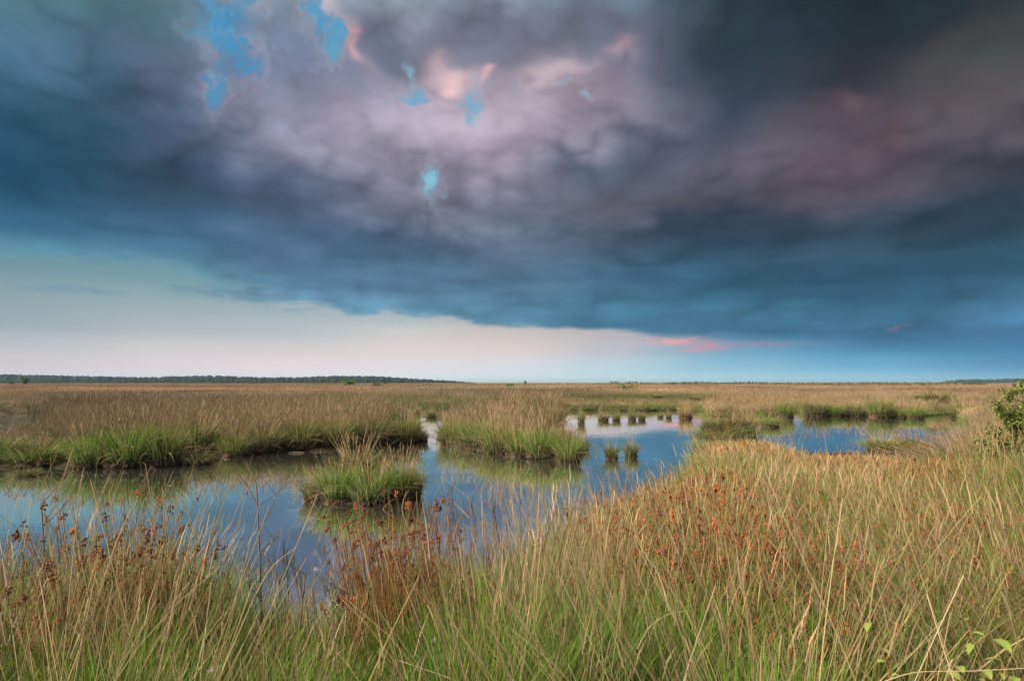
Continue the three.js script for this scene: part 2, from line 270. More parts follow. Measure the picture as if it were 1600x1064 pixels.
// one moor-grass tussock: a fountain of green leaves out of a brown stool, dry flowering stalks above it
function moorGrass(R, o) {
  const leaves = new Plant(), stalks = new Plant(), { r = .3, h = .75, n = 420, w = .008, top = 1.15, m = 60, g0 = K.green, g1 = K.greenTip, segs = 4 } = o;
  for (let k = 0; k < n; k++) {
    const a = R() * 6.283, q = Math.sqrt(R()), L = h * (0.55 + 0.6 * R()), az = a + (R() - .5) * 1.2;
    leaves.blade(Math.cos(a) * q * r * .8, 0.02, Math.sin(a) * q * r * .8, az, 0.05 + 0.3 * q * R(), L, 0.25 + 1.0 * R() * (0.4 + 0.7 * q), w * (0.7 + 0.6 * R()), vary(R() < .2 ? K.brown : [g0[0] * .6, g0[1] * .45, g0[2] * .6], R, .35, .15), vary(R() < .14 ? K.straw : g1, R, .3, .18), segs, (R() - .5) * 2.2);
  }
  for (let k = 0; k < n * 0.26; k++) { const a = R() * 6.283; leaves.blade(Math.cos(a) * r * .45, .05, Math.sin(a) * r * .45, a, 0.7 + 0.5 * R(), h * (.25 + .25 * R()), 1.1, w, vary(K.peat, R), vary(K.brown, R, .5), 3, (R() - .5)); }
  for (let k = 0; k < n * .09; k++) { const a = R() * 6.283, c = vary(R() < .5 ? K.straw : [.2, .13, .06], R, .35); leaves.blade(Math.cos(a) * r * .3, .1, Math.sin(a) * r * .3, a + (R() - .5), .5 + .5 * R(), h * (.6 + .7 * R()), 1 + .9 * R(), w * .8, vary(K.brown, R), c, 5, (R() - .5) * 2); }
  for (let k = 0; k < m; k++) {
    const a = R() * 6.283, q = Math.sqrt(R()) * r * .5, L = top * (0.7 + 0.4 * R());
    const pts = stalks.stalk(Math.cos(a) * q, .02, Math.sin(a) * q, a, 0.03 + 0.22 * R(), L, 0.1 + 0.35 * R(), w * .33, vary(K.olive, R), vary(K.straw, R, .2), 4);
    const e = pts[4], d = pts[3]; for (let s = 0; s < 4; s++) { const t = 0.2 + s * .22; stalks.blade(mix(d[0], e[0], t), mix(d[1], e[1], t), mix(d[2], e[2], t), a + s * 2.4, .12, L * .1, .2, w * .6, vary(K.purple, R, .4), vary(K.strawPink, R, .3), 2, s); }
  }
  const stool = new Plant();
  for (let k = 0; k < 70; k++) { const a = R() * 6.283, q = Math.sqrt(R()) * r * .85; stool.grain(Math.cos(a) * q, .02 + .05 * R(), Math.sin(a) * q, .05 + .03 * R(), .07 + .05 * R(), R() < .25 ? K.brown : K.peat, R); }
  return { leaves: leaves.build(), stalks: stalks.build(), stool: stool.build() };
}
// meadow cover: a square of mixed short leaves and dry stalks, for sowing
function sward(R, o) {
  const P = new Plant(), { r = .3, n = 40, h = .4, m = 16, top = .85, w = .008, c0 = K.green, c1 = K.olive, s1 = K.straw, lean = 0, leanAz = 0, sag = 1, panicle = true, segs = 3 } = o;
  for (let k = 0; k < n; k++) P.blade((R() - .5) * 2 * r, -.02, (R() - .5) * 2 * r, R() * 6.283, .1 + .4 * R(), h * (.5 + .7 * R()), (.3 + 1.1 * R()) * sag, w * (.7 + .6 * R()), vary(R() < .2 ? K.brown : c0, R, .35, .15), vary(c1, R, .35, .18), segs, (R() - .5) * 2);
  for (let k = 0; k < m; k++) {
    const a = lean && R() < .75 ? leanAz + (R() - .5) * 1.1 : R() * 6.283, L = top * (.65 + .5 * R()), x = (R() - .5) * 2 * r, z = (R() - .5) * 2 * r, t = .04 + .18 * R() + lean * (.4 + .8 * R()), c = vary(s1, R, .25, .1);
    if (panicle) { const e = P.blade(x, -.02, z, a, t, L, .1 + .4 * R(), w * .55, vary(K.olive, R), c, segs, (R() - .5) * 3); P.blade(e[0], e[1] - L * .16, e[2], a, t + .1, L * .18, .3, w * .9, vary(K.strawPink, R, .3), c, 2, R() * 3); }
    else P.blade(x, -.02, z, a, t, L, .1 + .4 * R(), w * .5, vary(K.olive, R), c, segs, (R() - .5) * 3);
  }
  return P.build();
}
// sow() puts copies of a few squares of cover at the places given, each [x, z, size, brightness, turn (optional)]
const UP = new THREE.Vector3(0, 1, 0);
function sow(parent, name, variants, places, R, material = leafMat) {
  const lots = variants.map(() => []);
  for (const p of places) lots[Math.floor(R() * variants.length)].push(p);
  const M = new THREE.Matrix4(), q = new THREE.Quaternion(), v = new THREE.Vector3(), s = new THREE.Vector3(), col = new THREE.Color();
  lots.forEach((lot, k) => {
    if (!lot.length) return;
    const im = new THREE.InstancedMesh(variants[k], material, lot.length); im.name = name; im.userData.kind = 'stuff'; im.castShadow = im.receiveShadow = true;
    lot.forEach(([x, z, size, tint, turn, tall = 1], i) => {
      q.setFromAxisAngle(UP, turn === undefined ? R() * 6.283 : turn); v.set(x, heightAt(x, z), z); s.set(size, size * tall, size);
      im.setMatrixAt(i, M.compose(v, q, s)); im.setColorAt(i, Array.isArray(tint) ? col.setRGB(...tint) : col.setRGB(tint, tint, tint));
    });
    parent.add(im);
  });
}
// ---------------------------------------------------------------- far off: woods, scrub and single bushes
const woodMat = new THREE.MeshStandardMaterial({ vertexColors: true, roughness: 1 });
function crown(R, slim) {                                              // a ragged little tree seen from a kilometre or more
  const g = slim ? new THREE.ConeGeometry(0.3, 1, 7, 4).translate(0, .5, 0) : new THREE.IcosahedronGeometry(.5, 2).scale(1, 1, 1).translate(0, .5, 0);
  const p = g.attributes.position, c = [];
  const hash = (x, y, z) => vnoise(x * 5 + slim * 3 + z * 2.7, y * 5 + z * 4.1);
  for (let i = 0; i < p.count; i++) { const x = p.getX(i), y = p.getY(i), z = p.getZ(i), k = 1 + .38 * hash(x, y, z); p.setXYZ(i, x * k, y * (1 + .1 * hash(z, x, y)), z * k); const v = .8 + .5 * hash(y, z, x); c.push(.012 * v, .026 * v, .017 * v); }
  g.setAttribute('color', new THREE.Float32BufferAttribute(c, 3)); g.deleteAttribute('uv'); g.computeVertexNormals(); return g;
}
{
  const R = rng(11), shapes = [crown(R, 0), crown(R, 1), crown(R, 0)];
  // top line of the wood in the picture, px,py ; trees stand d metres ahead
  function wood(profile, d, deep, step, rows, pointed, label) {
    const pr = pairs(profile), spots = [];
    for (let j = 0; j < rows; j++) for (let x = bearingX(pr[0][0], d); x < bearingX(pr[pr.length - 1][0], d); x += step * (.6 + .8 * R())) {
      const px = x / d * FOCAL + 800; let k = 0; while (k < pr.length - 2 && px > pr[k + 1][0]) k++;
      const top = mix(pr[k][1], pr[k + 1][1], clamp((px - pr[k][0]) / (pr[k + 1][0] - pr[k][0]))), dd = d + deep * j / rows;
      spots.push([x * dd / d, -dd, Math.max(1.2, ((597.2 - top) * dd / FOCAL + EYE) * (.72 + .42 * R()))]);
    }
    const g = new THREE.Group(), M = new THREE.Matrix4(), q = new THREE.Quaternion(), kinds = [[], [], []];
    for (const s of spots) kinds[R() < pointed ? 1 : R() < .5 ? 0 : 2].push(s);
    kinds.forEach((list, k) => {
      if (!list.length) return;
      const im = new THREE.InstancedMesh(shapes[k], woodMat, list.length); im.name = 'treetops'; im.userData.kind = 'stuff'; im.castShadow = true;
      list.forEach(([x, z, h], i) => im.setMatrixAt(i, M.compose(new THREE.Vector3(x, -.6, z), q.setFromAxisAngle(UP, R() * 6.28), new THREE.Vector3(h * (k === 1 ? 1 : .9), h + .6, h * .9))));
      g.add(im);
    });
    tag(add(g, 'wood'), label, 'wood', null, 'stuff');
  }
  wood('-140,586 0,585.5 55,586.5 115,587.5 220,589.5 270,588 345,587 380,589 460,589.5 515,587.5 590,588 640,591 700,594 745,597', 1550, 90, 4.6, 6, .5, 'long dark blue-green wood on the left of the horizon');
  wood('1464,597.4 1478,594.5 1500,592.6 1530,592 1620,591 1760,590', 2300, 120, 11, 5, .2, 'dark blue wooded rise at the right end of the horizon');
  wood('940,596.8 955,595.2 1000,595.4 1030,596.8 1060,596.2 1090,595 1130,596.6 1170,595 1200,596.6 1300,596.4 1350,595.8 1420,596.4 1470,596.6', 2600, 100, 16, 3, .2, 'thin strip of far trees in the middle of the horizon');
}
// a leafy bush or small tree: short trunk, limbs, and leaf clumps through the crown
function bushMeshes(R, h, w, leafSize, n, c0, c1, stems = 5) {
  const wood = new Plant(), leaves = new Plant(), tips = [];
  for (let k = 0; k < stems; k++) {
    const a = k / stems * 6.283 + R(), pts = wood.stalk((R() - .5) * w * .1, -.05, (R() - .5) * w * .1, a, .08 + .3 * R() * w / h, h * (.6 + .4 * R()), .25 * R(), h * .012 + .006, K.twig, K.brown, 5, 5);
    for (let b = 1; b < 6; b++) for (let s = 0; s < 3; s++) { const e = wood.stalk(pts[b][0], pts[b][1], pts[b][2], R() * 6.283, .5 + .6 * R(), w * (.14 + .3 * R()) * (1.2 - b * .14), .3, pts[b][3] * .55, K.twig, K.brown, 3, 3); tips.push(...e.slice(1), pts[b]); }
  }
  for (let k = 0; k < n; k++) { const t = tips[Math.floor(R() * tips.length)], s = leafSize * 2.4; leaves.leaf(t[0] + (R() - .5) * s, t[1] + (R() - .5) * s * .8, t[2] + (R() - .5) * s, R() * 6.283, .9 - 1.4 * R(), leafSize * (.6 + .8 * R()), leafSize * .55, vary(c0, R, .4), vary(c1, R, .4), .5); }
  return [wood.build(), leaves.build()];
}
function bush(name, px, py, hpx, wpx, label, category, c0, c1, seed, group) {
  const R = rng(seed), [x, z] = survey(px, py, .2), d = -z, h = hpx * d / FOCAL, w = wpx * d / FOCAL, n = 420;
  const [a, b] = bushMeshes(R, h * .92, w, Math.max(w, h) * .13, n, c0, c1, w > h * 1.8 ? 9 : 5), o = new THREE.Group();
  o.position.set(x, heightAt(x, z), z); part(o, 'trunk', a, barkMat, 'stuff'); part(o, 'crown', b, leafMat, 'stuff');
  tag(add(o, name), label, category, group); return o;
}
bush('round_bush', 37, 603, 15, 17, 'round dark green tree standing alone on the left heath below the wood', 'tree', K.deep, K.green, 21);
bush('round_bush', 16, 602, 5, 12, 'low green bush just left of the lone round tree at left', 'bush', K.deep, K.green, 22);
bush('pine_tree', 602, 602, 7, 4, 'tiny dark upright tree at the right end of the left wood', 'tree', K.deep, K.deep, 23);
bush('pine_tree', 821, 602, 7.5, 4.5, 'tiny dark upright tree on the heath near the middle of the horizon', 'tree', K.deep, K.deep, 24);
bush('pine_tree', 1070, 601, 6.5, 5, 'small dark tree on the horizon below the pink cloud', 'tree', K.deep, K.deep, 25);
bush('round_bush', 545, 604, 5, 28, 'low flat green bush on the heath, left of the tiny upright tree', 'bush', K.green, K.lime, 26);
bush('round_bush', 588, 606, 5, 26, 'low olive bush on the heath just below the tiny upright tree', 'bush', K.deep, K.olive, 27);
bush('round_bush', 796, 607, 5, 22, 'low yellow-green bush on the heath left of the middle upright tree', 'bush', K.green, K.lime, 28);
bush('round_bush', 980, 617, 6, 50, 'wide yellow-green bush on the meadow behind the far pond shore', 'bush', K.olive, K.lime, 29);
bush('round_bush', 1422, 605, 6, 9, 'small rounded green bush on the right heath, left one of two', 'bush', K.deep, K.green, 30);
bush('round_bush', 1442, 606, 5, 14, 'small flat green bush on the right heath, right one of two', 'bush', K.deep, K.green, 31);
bush('birch_shrub', 502, 632, 22, 26, 'leafy green shrub among the grass left of the narrow channel', 'shrub', K.green, K.lime, 32);
bush('birch_shrub', 535, 634, 16, 30, 'lower spreading green shrub beside the leafy shrub left of the channel', 'shrub', K.green, K.greenTip, 33);
bush('birch_shrub', 432, 625, 13, 14, 'small sparse green shrub on the brown meadow left of the channel', 'shrub', K.green, K.greenTip, 34);
{ // the scrub that draws a dark line under the horizon on the right
  const R = rng(41), shapes = [0, 1, 2].map(() => { const [a, b] = bushMeshes(R, .9, 1.6, .22, 90, K.deep, K.olive, 4); a.dispose(); return b; }), spots = [];
  for (let k = 0; k < 620; k++) { const d = 330 + 260 * R(), px = 840 + 700 * Math.pow(R(), .8), x = bearingX(px, d); spots.push([x, -d, 1 + 1.3 * R() * smooth(840, 1100, px), .8 + .4 * R()]); }
  for (let k = 0; k < 90; k++) { const d = 300 + 300 * R(), x = bearingX(840 * R() - 40, d); spots.push([x, -d, .6 + .8 * R(), .8 + .4 * R()]); }
  const g = new THREE.Group(); sow(g, 'scrub_bushes', shapes, spots, R); tag(add(g, 'scrub'), 'thin dark line of low scrub running under the horizon, thickest at right', 'scrub', null, 'stuff');
}
// ---------------------------------------------------------------- the meadow between the near ponds and the horizon
{
  const R = rng(51), g = new THREE.Group(), places = { a: [], ag: [], b: [], bg: [], c: [], cg: [], d: [] };
  const greenAt = (x, z, px, d) => smooth(.05, .35, fbm(x * .07 + 3, z * .05, 3)) * smooth(700, 900, px) * .5 + smooth(26, 38, d) * smooth(110, 60, d) * smooth(480, 640, px) * smooth(1180, 1090, px) * .92 + .55 * smooth(.02, .3, fbm(x * .045 + 31, z * .03, 3));
  function field(list, green, n, d0, d1, base, jit) {
    for (let k = 0; k < n; k++) {
      const d = Math.sqrt(mix(d0 * d0, d1 * d1, R())), px = -160 + 1920 * R(), x = bearingX(px, d), z = -d;
      if (wet(x, z) > (d0 === 28 ? -.32 : -base * .22)) continue;
      if (d < 30 && px > 1000 && px < 1200) continue;
      if ((d < 19 && px > 1000) || (px > 1360 && px < 1475 && d < 26)) continue;
      // low cover where the slivers of water behind it show
      const lid = px < 84 && d < 29.2 ? mix(669, 648, smooth(20, 84, px)) : px > 824 && px < 912 && d > 19 && d < 30 ? 668 : px > 600 && px < 712 && d > 17 && d < 26 ? 668 : 0, low = px < 75 && d > 29.2 && d < 60 ? (d < 33 ? .2 : .5) : px > 872 && px < 1112 && d > 37 && d < 62 ? .45 : px > 1235 && px < 1530 && d > 31 && d < 50 ? .6 : px > 596 && px < 715 && d > 40 && d < 60 ? .45 : lid ? clamp((EYE - .2 - (lid - 597.9) * d / FOCAL) / 1.25, .1, 1) : 1;
      const t = .85 + .7 * fbm(x * .05, z * .035, 3) + .25 * (R() - .5), w = fbm(x * .02 + 9, z * .02, 2), tint = [t * (1 + .3 * w), t, t * (1 - .15 * w)];
      (R() < greenAt(x, z, px, d) ? green : list).push([x, z, base * (1 + jit * (R() - .5)), tint, undefined, Math.min(low, (.75 + .5 * R()) * smooth(.1, 1.6, -wet(x, z)) * .5 + .5)]);
    }
  }
  field(places.a, places.ag, 7000, 11.5, 30, .9, .5);
  for (let k = 0; k < 16000; k++) {                                    // a close fringe along the farther shores
    const d = 28 + 24 * R(), px = 560 + 1010 * R(), x = bearingX(px, d), z = -d, w = wet(x, z);
    if (w > -.03 || w < -1.3 || (px > 590 && px < 880)) continue;
    const t = .75 + .4 * R(); (R() < .6 ? places.ag : places.a).push([x, z, 1 + .4 * R(), [t, t, t], undefined, px > 872 && px < 1112 && d > 34 ? .4 : .5]);
  }
  field(places.b, places.bg, 9000, 28, 85, 1, .5);
  field(places.c, places.cg, 12000, 80, 260, 1, .5);
  field(places.d, places.d, 9000, 250, 1300, 1, .6);
  const V = (n, o) => Array.from({ length: n }, () => sward(R, o)), hay = [.52, .38, .20], hayLow = [.15, .15, .035], pinkHay = [.50, .34, .205];
  sow(g, 'moor_grass', V(5, { r: .32, n: 70, h: .5, m: 28, top: 1.0, w: .012, c0: K.green, c1: [.24, .23, .06], s1: hay }), places.a, R);
  sow(g, 'green_grass', V(4, { r: .32, n: 80, h: .45, m: 6, top: .7, w: .011, c0: K.green, c1: K.greenTip, s1: hay }), places.ag, R);
  sow(g, 'moor_grass', V(5, { r: .75, n: 60, h: .42, m: 80, top: .8, w: .022, c0: hayLow, c1: [.25, .2, .09], s1: pinkHay }), places.b, R);
  sow(g, 'green_grass', V(4, { r: .75, n: 120, h: .42, m: 10, top: .65, w: .022, c0: K.green, c1: [.22, .23, .06], s1: hay }), places.bg, R);
  sow(g, 'moor_grass', V(4, { r: 1.9, n: 60, h: .4, m: 120, top: .75, w: .06, c0: hayLow, c1: hay, s1: pinkHay, segs: 2 }), places.c, R);
  sow(g, 'green_grass', V(3, { r: 1.9, n: 140, h: .4, m: 20, top: .6, w: .06, c0: K.olive, c1: [.2, .19, .06], s1: hay, segs: 2 }), places.cg, R);
  sow(g, 'moor_grass', V(3, { r: 7, n: 70, h: .4, m: 130, top: .75, w: .3, c0: hayLow, c1: hay, s1: pinkHay, segs: 2, panicle: false }), places.d, R);
  tag(add(g, 'meadow_grass'), 'wide brown and straw coloured moor grass meadow stretching from the ponds to the horizon', 'grass', null, 'stuff');
}
// ---------------------------------------------------------------- tussocks one can point to, along the pond edges and in the water
const TUSSOCKS = (() => {
  const R = rng(61), wide = { w: .013 };
  const make = (o) => moorGrass(R, o);
  return {
    lush: [0, 1].map(() => make({ ...wide, n: 520, m: 26, g0: [.06, .17, .01], g1: [.17, .31, .025], top: 1.05 })),
    mixed: [0, 1, 2].map(() => make({ ...wide, n: 470, m: 50, g0: K.green, g1: [.21, .28, .04], top: 1.12 })),
    dark: [0, 1].map(() => make({ ...wide, n: 460, m: 40, g0: K.deep, g1: [.13, .17, .035], top: 1.1 })),
    small: [0, 1].map(() => make({ n: 240, m: 18, r: .3, h: .8, w: .02, g0: [.07, .12, .02], g1: [.17, .21, .05], top: 1.15, segs: 3 })),
    reedy: [0, 1].map(() => make({ n: 260, m: 70, r: .35, h: .8, w: .018, g0: K.olive, g1: K.straw, top: 1.1, segs: 3 })),
  };
})();
{
  const R = rng(62), turn = {};
  // picture x of its middle, picture y of its foot, height and width in picture points
  function tussock(kind, px, py, hpx, wpx, label, group) {
    const [x, z] = survey(px, py, .02), d = -z, h = hpx * d / FOCAL, w = wpx * d / FOCAL, k = turn[kind] = (turn[kind] || 0) + 1, s = TUSSOCKS[kind][k % TUSSOCKS[kind].length], o = new THREE.Group();
    part(o, 'leaf_blades', s.leaves, leafMat, 'stuff'); part(o, 'dry_stalks', s.stalks, strawMat, 'stuff'); part(o, 'stool', s.stool, strawMat, 'stuff');
    const sw = w / .72; o.position.set(x, Math.max(-.03, heightAt(x, z) - .03), z - sw * .2); o.rotation.y = R() * 6.28; o.scale.set(sw, h / .8, sw);
    tag(add(o, 'grass_tussock'), label, 'tussock', group);
  }
  const bank = 'tussocks along the left bank', isle = 'tussocks of the small islet', mid = 'tussocks of the middle spit', far = 'small tussocks in front of the far shore', right = 'tussocks around the right pool';
  tussock('lush', -30, 727, 40, 90, 'low grass tussock cut by the left edge of the photo, on the pond bank', bank);
  tussock('lush', 40, 729, 40, 90, 'broad low green tussock at the far left of the pond bank', bank);
  tussock('lush', 128, 731, 60, 70, 'bright green tussock on the left bank, left of the brightest one', bank);
  tussock('lush', 186, 730, 74, 90, 'tall brightest green tussock on the left bank, above the left rush clump', bank);
  tussock('mixed', 236, 728, 70, 76, 'green tussock with pale stalks, right of the brightest one on the left bank', bank);
  tussock('dark', 294, 711, 52, 84, 'dark green tussock set back on the left bank behind the tiny tuft', bank);
  tussock('small', 302, 726, 24, 44, 'tiny green tuft standing in the water before the dark tussock of the left bank', bank);
  tussock('mixed', 358, 713, 40, 48, 'medium tussock on the left bank just right of the tiny tuft', bank);
  tussock('dark', 402, 708, 38, 60, 'low dark green tussock on the left bank, right of the medium one', bank);
  tussock('mixed', 462, 704, 44, 66, 'green tussock on the left bank right above the brown peat edge', bank);
  tussock('mixed', 518, 701, 42, 66, 'tussock with many pale stalks on the left bank behind the islet', bank);
  tussock('dark', 574, 698, 42, 64, 'dark tussock on the left bank behind the right half of the islet', bank);
  tussock('mixed', 628, 693, 42, 56, 'last full tussock of the left bank before the narrow channel', bank);
  tussock('small', 660, 690, 18, 18, 'small brown tuft at the very tip of the left bank by the channel', bank);
  tussock('small', 30, 744, 14, 34, 'little yellowish tuft floating in the dark water at the far left', bank);
  tussock('small', -8, 641, 12, 30, 'dark tuft behind the thin channel, cut by the left edge of the photo', bank);
  tussock('dark', 50, 642, 16, 30, 'dark round tussock where the thin left channel ends', bank);

  tussock('small', 486, 782, 40, 40, 'short tuft at the left tip of the small islet', isle);
  tussock('lush', 524, 784, 62, 74, 'bright green tussock on the left half of the small islet', isle);
  tussock('dark', 552, 768, 58, 70, 'tussock with pale stalks in the back of the small islet', isle);
  tussock('lush', 574, 787, 62, 78, 'bright green front tussock in the middle of the small islet', isle);
  tussock('mixed', 622, 782, 58, 66, 'tall tussock on the right half of the small islet', isle);
  tussock('dark', 645, 777, 42, 32, 'dark low tussock at the right tip of the small islet', isle);

  tussock('mixed', 704, 694, 40, 48, 'leftmost green tussock of the middle spit, beside the channel', mid);
  tussock('lush', 740, 700, 42, 56, 'bright tussock second from the channel on the middle spit', mid);
  tussock('mixed', 776, 708, 52, 60, 'tussock with tall pale stalks in the middle of the middle spit', mid);
  tussock('mixed', 812, 712, 46, 54, 'tussock of the middle spit just left of its tall dense one', mid);
  tussock('lush', 845, 717, 52, 56, 'tall dense green tussock near the right end of the middle spit', mid);
  tussock('lush', 888, 721, 46, 46, 'rounded tussock standing free at the right tip of the middle spit', mid);
  tussock('reedy', 862, 685, 48, 50, 'straw coloured tussock behind the middle spit', mid);
  tussock('reedy', 795, 680, 46, 60, 'straw coloured tussock in the back of the middle spit', mid);
  tussock('small', 914, 700, 14, 14, 'thin sparse tuft in the water right of the rounded tussock', mid);

  tussock('small', 957, 716, 26, 24, 'left one of two small green tufts alone in the open water');
  tussock('small', 988, 713, 26, 24, 'right one of two small green tufts alone in the open water');
  tussock('small', 909, 662, 20, 14, 'narrow dark tuft in the water at the left end of the far shore', far);
  tussock('small', 944, 657, 14, 20, 'wider green tuft by the far shore, left of its close neighbour', far);
  tussock('small', 964, 657, 13, 15, 'tuft by the far shore right beside the wider green one', far);
  tussock('small', 989, 656, 14, 15, 'dark tuft in the middle of the far shore row', far);
  tussock('small', 1004, 656, 12, 13, 'low tuft just right of the dark middle one by the far shore', far);
  tussock('small', 1033, 652, 8, 11, 'very small green tuft by the far shore, left of a brown-tipped one', far);
  tussock('small', 1046, 653, 11, 11, 'small tuft touching the very small one by the far shore', far);
  tussock('reedy', 1073, 653, 20, 22, 'brown reedy tuft at the right end of the far shore', far);
  tussock('small', 650, 648, 14, 13, 'small tuft at the head of the narrow channel', far);
  tussock('small', 672, 652, 13, 22, 'wide tuft at the right side of the channel head', far);

  tussock('dark', 1114, 682, 29, 32, 'dark tussock at the left corner of the right-hand islet by the open water', right);
  tussock('dark', 1146, 679, 22, 51, 'broad low tussock on the right-hand islet by the open water', right);
  tussock('reedy', 1168, 676, 29, 41, 'straw tussock on the right-hand islet, right of the broad low one', right);
  tussock('lush', 1207, 667, 19, 34, 'bright low tuft standing in the right pool near its left end', right);
  tussock('mixed', 1230, 652, 29, 30, 'tussock left of the thin inlet of the right pool', right);
  tussock('dark', 1252, 636, 14, 15, 'tiny dark tuft at the tip of the thin inlet of the right pool', right);
  tussock('dark', 1279, 650, 26, 39, 'rounded dark tussock right of the thin inlet of the right pool', right);
  tussock('lush', 1308, 650, 21, 28, 'bright green tussock on the back shore of the right pool', right);
  tussock('dark', 1342, 650, 23, 30, 'dark tussock left of the second inlet of the right pool', right);
  tussock('mixed', 1382, 652, 34, 39, 'tall mixed tussock just right of the second inlet of the right pool', right);
  tussock('lush', 1409, 652, 18, 25, 'bright tussock in the row behind the wide part of the right pool', right);
  tussock('lush', 1436, 653, 21, 30, 'bright rounded tussock second in the row behind the wide right pool', right);
  tussock('dark', 1474, 645, 31, 37, 'large dark tussock behind the right end of the right pool', right);
  tussock('mixed', 1512, 652, 23, 39, 'leaning green tussock at the right end of the right pool', right);
  tussock('mixed', 1392, 704, 22, 64, 'low straw tipped tussock at the left of the islet in the right pool', right);
  tussock('dark', 1440, 706, 21, 57, 'dark green tussock at the right of the islet in the right pool', right);
  [[1012, 640, 9, 16], [1030, 628, 7, 14], [1090, 634, 10, 18], [1140, 640, 13, 20], [1172, 634, 11, 18], [1206, 630, 10, 15], [1300, 628, 9, 18], [1352, 632, 12, 20], [1396, 627, 9, 16], [1448, 634, 13, 22], [1500, 630, 10, 20], [1536, 640, 14, 22]].forEach(([px, py, h, w], k) =>
    tussock(k % 3 ? 'dark' : 'lush', px, py, h * 1.25, w * 1.2, `small green tussock in the far right meadow, ${['first', 'second', 'third', 'fourth', 'fifth', 'sixth', 'seventh', 'eighth', 'ninth', 'tenth', 'eleventh', 'last'][k]} from the left`, 'small green tussocks scattered over the far right meadow'));
}
// ---------------------------------------------------------------- the near bank
// soft rush: round upright stems, a brown flower knot on the side of each near the tip
function rush(R, o) {
  const P = new Plant(), heads = new Plant(), { n = 60, r = .12, h = 1, w = .0032, c0 = K.green, c1 = K.olive, spread = .28, flower = .8, dead = .2, size = 1 } = o;
  for (let k = 0; k < n; k++) {
    const a = R() * 6.283, q = Math.sqrt(R()), L = h * (.6 + .45 * R()), old = R() < dead;
    const pts = P.stalk(Math.cos(a) * q * r, -.02, Math.sin(a) * q * r, a + (R() - .5), spread * (q * .7 + .3 * R()), L, .05 + .3 * R() * R(), w * (.8 + .5 * R()), vary(old ? K.rust : c0, R, .3, .15), vary(old ? K.straw : c1, R, .3, .2), 5);
    if (R() < flower) {
      const e = pts[R() < .55 ? 5 : 4], m = 5 + Math.floor(10 * R()), hx = (R() - .5) * .02, hz = (R() - .5) * .02, s = (.6 + .6 * R()) * size, c = vary(R() < (o.red ?? .5) ? [.36, .11, .04] : K.seed, R, .4, .2);
      for (let i = 0; i < m; i++) heads.grain(e[0] + hx + (R() - .5) * .024 * s, e[1] + (R() - .6) * .036 * s, e[2] + hz + (R() - .5) * .024 * s, (.004 + .0032 * R()) * s, .0065 * s, c, R);
      if (R() < .5) heads.stalk(e[0] + hx, e[1] - .01, e[2] + hz, R() * 6.28, .5, .03, .2, .0012, c, c, 2);
    }
  }
  return { stems: P.build(), heads: heads.build() };
}
const reach = (px, d) => [bearingX(px, d), -d];
